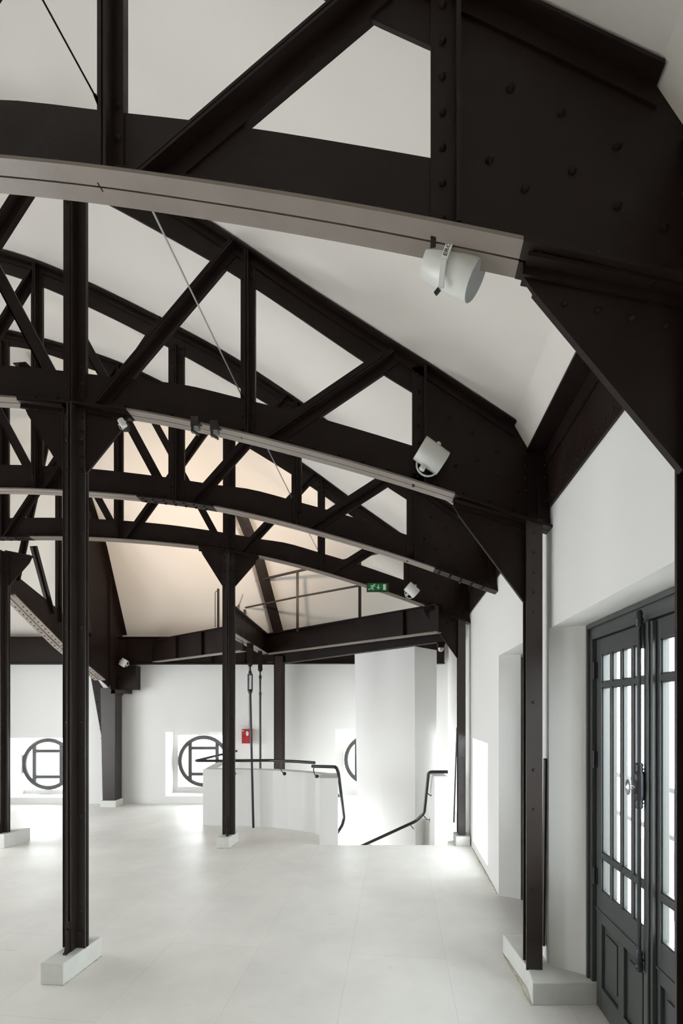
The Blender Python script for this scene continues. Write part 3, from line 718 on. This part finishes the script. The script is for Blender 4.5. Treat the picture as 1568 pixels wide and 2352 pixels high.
mb = MB(); mb.box(-.28,-.045,6.065,6.56,-.3,.845); tag(mb.build('stair_pier', M['wall'], None, .006), 'short white pier at the left side of the stair entrance', 'pier')
mb = MB(); mb.box(1.17,1.34,6.04,6.34,-.3,.87); tag(mb.build('stair_pier', M['wall'], None, .006), 'short white pier at the right side of the stair entrance', 'pier')
# curved inner stair wall beyond the right pier
thick_wall('stair_string_wall', [(1.20,6.36),(1.26,6.8),(1.18,7.2),(1.0,7.45)], -.12, -1.6, .12, 'curved white string wall dropping beside the right handrail', 'wall')
# pillar: big faceted white shaft, slightly battered
mb = MB()
bot = [(.30,7.50),(.62,7.22),(1.07,6.86),(1.45,7.3),(.70,7.95)]; top = [(.205,7.50),(.60,7.20),(1.045,6.86),(1.45,7.3),(.60,7.95)]
v = [(x,y,-3) for x,y in bot] + [(x,y,2.62) for x,y in top]
mb.add(v, [(0,1,6,5),(1,2,7,6),(2,3,8,7),(3,4,9,8),(4,0,5,9),(5,6,7,8,9)])
struct(mb.build('wall_stair_shaft', M['wall']), 'tall faceted white wall pier standing in the stair well', 'wall')
mb = MB()
for i in range(9): mb.box(-.045, 1.17, 6.07+.27*i, 6.07+.27*(i+1)+.02, -.19*(i+1)-.2, -.19*(i+1))
tag(mb.build('stair_flight', M['floor']), 'pale stair flight descending behind the floor edge', 'stairs')
mb = MB(); mb.box(-2.3, 2.2, 6.0, 9.0, -3.05, -3); struct(mb.build('trim_2', M['floor']), 'bottom of the stair well', 'floor')
mb = MB(); mb.box(-10,3.2,5.9,6.04,-3,-.1); struct(mb.build('trim_3', M['wall']), 'stair well lining under the floor edge', 'lining')

def smooth_path(pts, k=5):
    pts = [Vector(p) for p in pts]; out = [pts[0]]
    for i in range(1, len(pts)-1):
        a, b, c = pts[i-1], pts[i], pts[i+1]; r = min(.05, (b-a).length*.4, (c-b).length*.4)
        p0 = b + (a-b).normalized()*r; p1 = b + (c-b).normalized()*r
        for j in range(k+1): t = j/k; out.append(p0.lerp(b, t).lerp(b.lerp(p1, t), t))
    return out + [pts[-1]]
def rosette(mb, c, n): mb.lathe(c, n, [(-.001,.026),(.006,.026),(.012,.016)], 14)
h1 = empty('handrail'); tag(h1, 'black tubular handrail following the curved parapet', 'handrail', 'black stair handrails')
pts = [P(543,1725,8.3), P(500,1735,7.75), P(448,1747.5,7.02), P(500,1747.5,6.98), P(560,1747,6.96), P(620,1746.5,6.88), P(680,1749,6.68), P(722,1752,6.42)]
mb = MB(); mb.tube(smooth_path(pts), .021, 10); mb.build('rail', M['rail'], h1)
for px, y in ((538,7.04),(653,6.80)):
    mb = MB(); a = P(px-9,1752,y-.12); c = P(px,1777,y-.02)
    mb.tube([a, a+Vector((0,0,-.09)), a+Vector((.02,.03,-.13)), c], .007, 8); rosette(mb, c, (.1,-1,0)); mb.build('rail_bracket', M['rail'], h1)
h2 = empty('handrail'); tag(h2, 'black handrail bending down inside the left stair pier', 'handrail', 'black stair handrails')
pts = [P(717,1760,6.38), P(772,1761.5,6.05), P(777,1775,6.15), P(790,1878,6.9), P(786,1895,6.9), P(774,1914,6.75)]
mb = MB(); mb.tube(smooth_path(pts), .021, 10); mb.build('rail', M['rail'], h2)
mb = MB(); a = P(720,1762,6.38); c = P(727,1783,6.55); mb.tube([a, a+Vector((0,0,-.06)), a+Vector((.02,.05,-.12)), c], .007, 8); rosette(mb, c, (.2,-1,0)); mb.build('rail_bracket', M['rail'], h2)
mb = MB(); a = P(784,1824,6.4); c = Vector((-.043, 6.40, a.z-.02)); mb.tube([a, a.lerp(c,.5)+Vector((0,0,-.02)), c], .007, 8); rosette(mb, c, (1,0,0)); mb.build('rail_bracket', M['rail'], h2)
h3 = empty('handrail'); tag(h3, 'black handrail bent over the right stair pier and running down the stair', 'handrail', 'black stair handrails')
pts = [P(1028,1773,6.10), P(984,1773,6.12), P(974,1867,6.55), P(955,1886,6.7), P(835,1941,6.9), P(740,1984,7.0)]
mb = MB(); mb.tube(smooth_path(pts), .021, 10); mb.build('rail', M['rail'], h3)
for (px,py,y,qx,qy,yy,nn) in ((981,1822,6.25,995,1826,6.2,(-1,0,0)),(973,1874,6.55,988,1884,6.4,(-1,0,0)),(941,1893,6.75,956,1907,7.0,(-.6,-.8,0)),(846,1937,6.9,850,1944,7.1,(0,-1,0))):
    mb = MB(); a = P(px,py,y); c = P(qx,qy,yy); mb.tube([a, a.lerp(c,.5)+Vector((0,0,-.02)), c], .007, 8); rosette(mb, c, nn); mb.build('rail_bracket', M['rail'], h3)

# ================================================================== ROUND WINDOWS
def ring_window(name, loc, rz, label, r=.475):
    root = empty(name, loc, rz); struct(root, label, 'window')
    mb = MB(); n = 40
    mb.tube([(r*.955*math.cos(2*math.pi*k/n), 0, r*.955*math.sin(2*math.pi*k/n)) for k in range(n)], .041, 8, closed=True)
    mb.build('window_frame', M['ring'], root)
    mb = MB(); h = r*.84
    for sx in (-1,1): mb.box(sx*r*.54-.034, sx*r*.54+.034, -.02, .02, -h, h)
    for sz in (-1,1): mb.box(-r*.54, r*.54, -.018, .018, sz*r*.52-.03, sz*r*.52+.03)
    mb.build('glazing_bars', M['ring'], root)
    mb = MB(); mb.box(-r-.02, r+.02, .032, .040, -r-.02, r+.02)
    mb.build('glass_pane', M['glass'], root); return root
wn = {-5.60:('window_1','round window with square glazing bars in the left back recess'), -2.63:('window_2','round window in the back recess behind the handrail'),
      0.54:('window_3','round window half hidden behind the stair shaft')}
for (x0,x1,z0,z1,cx,cz) in WB: ring_window(wn[cx][0], (cx, Y1-.01, cz), 0, wn[cx][1])
ring_window('window_4', wall_pt(1.21, 5.415, .72), math.radians(90)+WA, 'round window in the low recess of the right wall', .44)
ring_window('window_5', wall_pt(1.21, 7.70, .72), math.radians(90)+WA, 'round window in the right wall beyond the stair', .42)

# ================================================================== GLAZED DOORS
def glazed_door(name, yh, yn, label, detail=True):
    """double door in the right wall; yh = far end, yn = near end of the frame. local x runs from far to near, y into the room"""
    L = (yh-yn)*math.sqrt(1+WM*WM)
    root = empty(name, wall_pt(1.153, yh, 0), math.atan2(-1, -WM)); struct(root, label, 'door')
    # local +x : towards the camera ; local +y = ? rotate(+x) by 90deg -> points outside for this heading, so room side is -y
    F_ = 0.062
    mb = MB(); t0, t1 = -.02, .07
    mb.box(0, F_-.012, t0, t1, 0, 2.20); mb.box(L-F_+.012, L, t0, t1, 0, 2.20); mb.box(0, L, t0, t1, 2.11, 2.20)
    mb.box(0, L, .032, t1, 0, .05); mb.box(0, L, .032, t1, 2.08, 2.12); mb.box(F_-.02, F_+.02, .032, t1, 0, 2.12); mb.box(L-F_-.02, L-F_+.02, .032, t1, 0, 2.12); mb.box(L/2-.03, L/2+.03, .032, t1-.01, 0, 2.12)
    mb.box(0, .02, t0-.015, t0, 0, 2.20); mb.box(0, L, t0-.015, t0, 2.175, 2.20)
    mb.build('door_frame', M['door'], root, .003)
    half = (L-2*F_)/2
    for s_ in (0, 1):
        x0 = F_ + s_*half; x1 = x0 + half
        g0, g1 = x0+.068, x1-.068
        leaf = MB(); a, b = .0, .030
        st = .064
        leaf.box(x0+.003, g0, a, b, .008, 2.106); leaf.box(g1, x1-.003, a, b, .008, 2.106)
        leaf.box(g0, g1, a, b, 2.015, 2.106); leaf.box(g0, g1, a, b, .56, .685)
        leaf.box(g0, g1, a, b, 1.83, 1.858); leaf.box(g0, g1, a, b, .868, .90)
        pw = (g1-g0)/4
        for k in range(1, 4): leaf.box(g0+pw*k-.011, g0+pw*k+.011, a, b, .685, 2.015)
        leaf.box(x0+.003, x1-.003, a-.006, a+.002, .56, .572)
        # lower panels
        leaf.box(g0, g1, a, b, .008, .14); leaf.box(g0, g1, a, b, .50, .56); xm = (g0+g1)/2
        leaf.box(xm-.03, xm+.03, a, b, .14, .50); leaf.box(g0, g1, a+.018, b+.01, .14, .50)
        for (p, q_) in ((g0, xm-.03), (xm+.03, g1)): leaf.box(p+.035, q_-.035, a+.008, a+.02, .19, .455)
        lf = leaf.build('door_leaf', M['door'], root, .0025)
        # raised beads around each pane
        bd = MB()
        for (z0, z1) in ((.685,.868),(.90,1.83),(1.858,2.015)):
            for k in range(4):
                p = g0+pw*k + (.011 if k else 0); q_ = g0+pw*(k+1) - (.011 if k < 3 else 0)
                for (c0,c1,e0,e1) in ((p,p+.008,z0,z1),(q_-.008,q_,z0,z1),(p,q_,z0,z0+.008),(p,q_,z1-.008,z1)): bd.box(c0,c1,.008,.026,e0,e1)
        bd.build('pane_bead', M['door'], lf)
        if detail:
            for (z0, z1) in ((.68,.87),(.895,1.835),(1.855,2.02)):
                for k in range(4):
                    gl = MB(); gl.box(g0+pw*k, g0+pw*(k+1), .017, .020, z0, z1); gl.build('glass_pane', M['glass'], lf)
        else:
            gl = MB(); gl.box(g0, g1, .017, .020, .68, 2.02); gl.build('glass_pane', M['glass'], lf)
        for z in (.75, 1.42, 1.93) if True else ():
            hg = MB(); xx = x0+.002 if s_ == 0 else x1-.002
            hg.lathe((xx, -.012, z-.05), (0,0,1), [(0,.009),(.1,.009)], 10); hg.box(xx-.02, xx+.02, -.006, .001, z-.045, z+.045); hg.build('hinge', M['hinge'], lf)
    # meeting stile and espagnolette bolt
    xm = L/2
    mb = MB(); mb.box(xm-.012, xm+.045, -.022, .0, .02, 2.10); mb.box(xm-.004, xm+.03, -.034, -.022, .02, 2.10); mb.build('meeting_stile', M['door'], root, .004)
    if detail:
        eb = MB(); X = xm-.004; Y = -.052
        eb.tube([(X, Y, .56), (X, Y, 2.13)], .0085, 12)
        for z in (2.10, .56): 
            eb.lathe((X, Y, z-.02), (0,0,1), [(0,.012),(.01,.017),(.02,.013),(.03,.019),(.045,.014),(.06,.016),(.075,.010)], 14)
        eb.lathe((X, Y, .515), (0,0,1), [(0,.006),(.012,.016),(.028,.017),(.04,.010)], 14)
        eb.box(X-.018, X+.018, Y+.005, -.03, 1.98, 2.09)
        eb.lathe((X, Y, 1.255), (0,0,1), [(0,.012),(.012,.018),(.016,.014),(.026,.019),(.032,.015),(.045,.02),(.06,.022),(.15,.022),(.165,.02),(.172,.015),(.18,.019),(.188,.014),(.198,.018),(.208,.012)], 16)
        e = eb.build('espagnolette', M['iron'], root)
        kb = MB(); kb.lathe((X, Y-.015, 1.352), (0,-1,0), [(0,.010),(.006,.007),(.03,.0065)], 12)
        kb.build('knob_stem', M['chrome'], e)
        kb = MB(); v = []; n = 16
        prof = [(.018,.10),(.021,.6),(.025,.96),(.028,1.0),(.033,.72),(.038,.3),(.040,.05)]
        for d, k_ in prof:
            for i in range(n):
                an = 2*math.pi*i/n; v.append((X + .024*k_*math.cos(an), Y-.02-d, 1.352 + .037*k_*math.sin(an)))
        kb.add(v, [(i*n+k, i*n+(k+1) % n, (i+1)*n+(k+1) % n, (i+1)*n+k) for i in range(len(prof)-1) for k in range(n)] + [tuple(range(n)), tuple(range(len(v)-n, len(v)))], True)
        kb.build('oval_handle', M['chrome'], e, 0, 'shiny oval turning handle')
    return root
glazed_door('door_1', 2.825, 1.50, 'grey panelled double door with small panes, nearest on the right')
glazed_door('door_2', 4.31, 3.30, 'grey glazed double door in the next reveal, mostly hidden by the column', False)
glazed_door('door_3', -.17, -1.43, 'unseen grey glazed door behind the viewer, added for daylight', False)  # unseen door put in to let more daylight into the room
# balcony outside
mb = MB(); wbox(mb, C1, 3.4, -5, 9.5, -.16, -.06); tag(mb.build('balcony_slab', M['outer']), 'pale balcony floor outside the glazed doors', 'balcony')
br_ = empty('balcony_railing', wall_pt(2.35, 0, 0), WA); tag(br_, 'grey balcony railing faintly seen through the door panes', 'railing')
for z in (.62, 1.02):
    mb = MB(); mb.box(-.02,.02,-4.5,8.5,z-.02,z+.02); mb.build('rail', M['ring'], br_)
for y in (-4,-2,0,2,4,6,8): mb = MB(); mb.box(-.03,.03,y-.03,y+.03,-.06,1.02); mb.build('post', M['ring'], br_)

# ================================================================== FITTINGS
# spotlight 1: cylindrical projector with yoke under the nearest truss
def projector(name, c, axis, L, r, label, yoke=True):
    root = empty(name, c); tag(root, label, 'spotlight', 'white spotlights on the steelwork'); ax = Vector(axis).normalized()
    mb = MB(); mb.lathe((0,0,0), ax, [(-L/2,r*.93),(-L/2+.004,r),(L/2-.01,r),(L/2,r*.97)], 40); mb.build('housing', M['lamp'], root)
    mb = MB(); mb.lathe(ax*(L/2+.0005), ax, [(0,r*.93),(.002,r*.93)], 40); mb.build('end_cap', M['lampgrey'], root, 0, 'grey flat end disc'); return root, ax
y = 1.51
c = P(1040, 617, y)
root, ax = projector('spotlight', c, (.81, -.17, -.56),   .168, .062, 'large white cylindrical spotlight hanging under the nearest truss')
mb = MB()
vw = Vector((-.169,-.724,-.669))                      # roughly towards the floor side that faces the room
sd_ = (vw - ax*vw.dot(ax)).normalized(); upv = ax.cross(sd_).normalized()
if upv.z < 0: upv = -upv
A0 = ax*(-.012)
mb.bar(sd_*.068+upv*.075+A0, sd_*.068+upv*.008+A0, ax, [(-.011,.011,-.002,.002)])
mb.bar(sd_*.068+upv*.010+A0, sd_*.065-upv*.052+A0+ax*.022, ax, [(-.009,.009,-.004,.004)])
mb.bar(sd_*.068+upv*.075+A0, -sd_*.068+upv*.075+A0, ax, [(-.011,.011,-.002,.002)])
mb.bar(-sd_*.068+upv*.075+A0, -sd_*.068-upv*.03+A0, ax, [(-.011,.011,-.002,.002)])
mb.bar(upv*.073+A0, upv*.105+A0, ax, [(-.012,.012,-.012,.012)])
mb.build('yoke', M['lamp'], root, .001)
mb = MB(); mb.lathe(sd_*.065-upv*.055+A0+ax*.018, (-ax*.45-upv*.9), [(0,.0075),(.017,.0075)], 12); mb.build('locking_knob', M['rail'], root, 0, 'black locking knob')
mb = MB(); mb.tube([ax*.073+upv*.045-sd_*.0, ax*.085+upv*.03, ax*.085+upv*.05-sd_*.02, ax*.07+upv*.075], .0035, 8); mb.build('cable', M['lamp'], root)
# lettering on the yoke
fc = bpy.data.curves.new('lettering', 'FONT'); fc.body = 'ERCO'; fc.size = .017; fc.extrude = .0004; fc.align_x = 'CENTER'; fc.align_y = 'CENTER'
fo = bpy.data.objects.new('lettering', fc); COL.objects.link(fo); fo.parent = root
fc.materials.append(M['rail'])
zx = upv; zz_ = sd_; zy = zz_.cross(zx)
mt = Matrix((( zx.x, zy.x, zz_.x),(zx.y, zy.y, zz_.y),(zx.z, zy.z, zz_.z))).to_4x4(); mt.translation = sd_*.0706+upv*.040+ax*(-.012)
me = bpy.data.meshes.new_from_object(fo); me.name = 'lettering'; bpy.data.objects.remove(fo)
fo = bpy.data.objects.new('lettering', me); COL.objects.link(fo); fo.parent = root
fo.matrix_local = mt; fo['label'] = 'small dark lettering'
# square box spotlights
def box_spot(name, c, s, ang, label, ring=True):
    root = empty(name, c); tag(root, label, 'spotlight', 'white spotlights on the steelwork')
    ca, sa = math.cos(ang), math.sin(ang); X = Vector((ca,0,sa)); Z = Vector((-sa,0,ca)); Yv = Vector((0,1,0))
    mb = MB(); mb.lathe((0,0,0), (X*.98+Yv*.15), [(-s*.52,s*.42),(-s*.50,s*.44),(s*.50,s*.44),(s*.52,s*.42)], 32); mb.build('housing', M['lamp'], root)
    mb = MB(); mb.lathe(Z*(s*.42), Z, [(0,s*.09),(s*.13,s*.09)], 12); mb.lathe(-Z*(s*.42)-X*(s*.05), -Z, [(0,s*.11),(s*.2,s*.11)], 12); mb.build('pivot', M['lamp'], root)
    mb = MB(); pts = [X*(s*.38)+Z*(-s*.05)+Yv*.01] + [X*(s*(.05+.42*math.cos(t))) + Z*(-s*(.30+.40*math.sin(t))) + Yv*.02 for t in [math.pi*k/10 for k in range(11)]]
    mb.tube(pts[1:], s*.035, 8); mb.build('cable_loop', M['lamp'], root)
    mb = MB(); mb.bar(Vector((0,.02,0)), Vector((0,.06,0)), (1,0,0), [(-.02,.02,-.02,.02)]); mb.build('mount', M['steel'], root); return root
p = tp(1, .21, -.03, 3.245); box_spot('spotlight', p, .165, math.radians(-31), 'white spotlight tilted on the second truss, right part')
p = tp(3, .19, -.03, 3.21); box_spot('spotlight', p, .150, math.radians(-40), 'small white spotlight on the farthest truss beside the exit sign')
p = P(283,1522,8.455); box_spot('spotlight', p, .13, math.radians(60), 'small white spotlight on the tapering post head')
p = tp(1, -1.80, -.03, 3.55); box_spot('spotlight', P(281,972,2.98), .045, math.radians(-60), 'tiny grey spotlight tucked by the bracket of the near column')
# unseen fill lamps added behind the last truss to brighten the back slope
for u, aim, lb in ((-1.55, (-1.6, 8.0, 4.9), 'small added fill lamp, unseen behind the farthest truss near the middle column'), (-3.3, (-3.2, 8.1, 5.0), 'small added fill lamp, unseen behind the farthest truss towards the left')):
    p = tp(3, u, .17, (BOTL(u)+BOTU(u))/2); d = (Vector(aim)-p).normalized()
    root = empty('spotlight', p); tag(root, lb, 'spotlight', 'white spotlights on the steelwork')
    mb = MB(); mb.lathe(-d*.05, d, [(0,.035),(.005,.04),(.095,.04),(.10,.038)], 20); mb.build('housing', M['lamp'], root)
    mb = MB(); mb.bar((0,0,0), (0,-.10,0), (1,0,0), [(-.012,.012,-.012,.012)]); mb.build('mount', M['steel'], root)
    l = bpy.data.lights.new('added_uplight', 'SPOT'); l.energy = 85; l.color = (1.0, .80, .62); l.spot_size = math.radians(150); l.spot_blend = 1.0; l.shadow_soft_size = .045
    lo = bpy.data.objects.new('added_uplight', l); COL.objects.link(lo); lo.parent = root; lo.location = d*.10
    lo.rotation_euler = d.to_track_quat('-Z', 'Y').to_euler()
# clamps under chord
for px, py, lb in ((452,985,'small metal clamp under the second truss, left one'), (496,994,'small metal clamp under the second truss, right one')):
    q0 = P(px, py, 3.02); z = q0.z
    mb = MB(); mb.box(q0.x-.025, q0.x+.02, 2.97, 3.03, z-.01, z+.05); mb.box(q0.x-.02, q0.x-.008, 2.965, 2.985, z-.05, z); mb.bar((q0.x-.015,2.975,z-.04),(q0.x+.025,2.975,z-.062),(0,1,0),[(-.012,.012,-.005,.005)])
    mb.lathe((q0.x+.02,2.98,z+.005),(1,0,-.4),[(0,.006),(.025,.006)],8)
    tag(mb.build('beam_clamp', M['column']), lb, 'clamp', 'small clamps under the second truss')
# exit sign
q0 = tp(3, -.239, -.045, 3.237)
ex = empty('exit_sign', q0, frame_tr(3)[2]); tag(ex, 'green emergency exit sign with running figure, down arrow and door', 'exit sign')
mb = MB(); mb.box(-.137,.137,-.012,.022,-.055,.055); mb.build('sign_case', M['column'], ex, .003)
mb = MB(); mb.box(-.128,.118,-.0135,-.0118,-.044,.045); mb.build('sign_face', M['green'], ex)
mb = MB()
def flat(pts): mb.prism([(x,-.0155,z) for x,z in pts], (0,.002,0))
flat([(.066,-.036),(.100,-.036),(.100,.036),(.066,.036)])
flat([(.000,.030),(.012,.030),(.012,.0),(.028,.0),(.006,-.028),(-.016,.0),(.000,.0)])
n = 10; flat([(-.042+.009*math.cos(2*math.pi*k/n), .034+.009*math.sin(2*math.pi*k/n)) for k in range(n)])
flat([(-.052,.026),(-.062,.024),(-.075,-.004),(-.062,-.008),(-.048,.014)])
flat([(-.062,.024),(-.086,.022),(-.093,.006),(-.087,.004),(-.081,.014),(-.064,.016)])
flat([(-.052,.020),(-.038,.006),(-.028,.012),(-.032,.017),(-.039,.014),(-.049,.027)])
flat([(-.075,-.002),(-.090,-.016),(-.115,-.024),(-.124,-.036),(-.118,-.038),(-.108,-.030),(-.084,-.024),(-.062,-.006)])
flat([(-.064,-.004),(-.053,-.018),(-.056,-.038),(-.067,-.038),(-.066,-.020),(-.076,-.006)])
mb.build('pictogram', M['sgnwhite'], ex, 0, 'pale running figure, arrow and door')
# red call box and its conduit
cb = empty('call_box', P(567.5,1691,8.66)); tag(cb, 'small red fire alarm box on the back wall', 'alarm box')
mb = MB(); mb.box(-.09,.09,-.05,.06,-.128,.128); mb.build('case', M['red'], cb, .004)
mb = MB(); n = 16; mb.prism([(.012+.024*math.cos(2*math.pi*k/n), -.053, .05+.042*math.sin(2*math.pi*k/n)) for k in range(n)], (0,.004,0)); mb.prism([(-.065+.012*math.cos(2*math.pi*k/n), -.053, .10+.012*math.sin(2*math.pi*k/n)) for k in range(n)], (0,.004,0)); mb.build('label_oval', M['sgnwhite'], cb, 0, 'white oval label')
mb = MB(); mb.lathe((-.05,-.05,0),(0,-1,0),[(0,.012),(.008,.012)],10); mb.build('lock', M['rail'], cb)
mb = MB(); a = P(570,1676,8.73); mb.tube([(a.x,8.725,1.36),(a.x,8.725,2.53)], .007, 6); tag(mb.build('conduit', M['wall']), 'thin white conduit rising from the red alarm box', 'conduit')
# security camera in the back corner
sc = empty('security_camera', P(1013,1484,6.5)); tag(sc, 'small dark dome camera under the beam end by the right wall', 'camera')
mb = MB(); mb.prism([(-.055,0,.06),(.065,0,.06),(.03,0,-.02),(-.03,0,-.02)], (0,.08,0)); mb.build('bracket', M['steel'], sc)
mb = MB(); mb.lathe((-.0,.03,-.075),(0,0,1),[(0,.006),(.008,.028),(.03,.04),(.055,.04)],16); mb.build('dome', M['wire'], sc)
# slim dark bar standing by the near column, and glass panel by the far column
mb = MB(); a = wall_pt(.925, 3.02, 0); mb.bar((a.x, a.y, .22), (wall_pt(.932, 3.0, 1.40)), (0,1,0), [(-.016,.016,-.006,.006)])
tag(mb.build('leaning_bar', M['column'], None, .002), 'thin dark flat bar leaning on the wall beside the near wall column', 'bar')
gp = empty('glazed_panel', (0,0,0)); tag(gp, 'narrow glazed panel leaning behind the farthest wall column', 'panel')
a, b = wall_pt(.85, 6.75, .12), wall_pt(.92, 6.95, 1.45)
mb = MB(); mb.bar(a, b, (1,.1,0), [(-.05,-.035,-.012,.012),(.035,.05,-.012,.012)]); mb.build('panel_frame', M['ring'], gp)
mb = MB(); mb.bar(a, b, (1,.1,0), [(-.036,.036,-.003,.003)]); mb.build('glass_pane', M['glass'], gp)
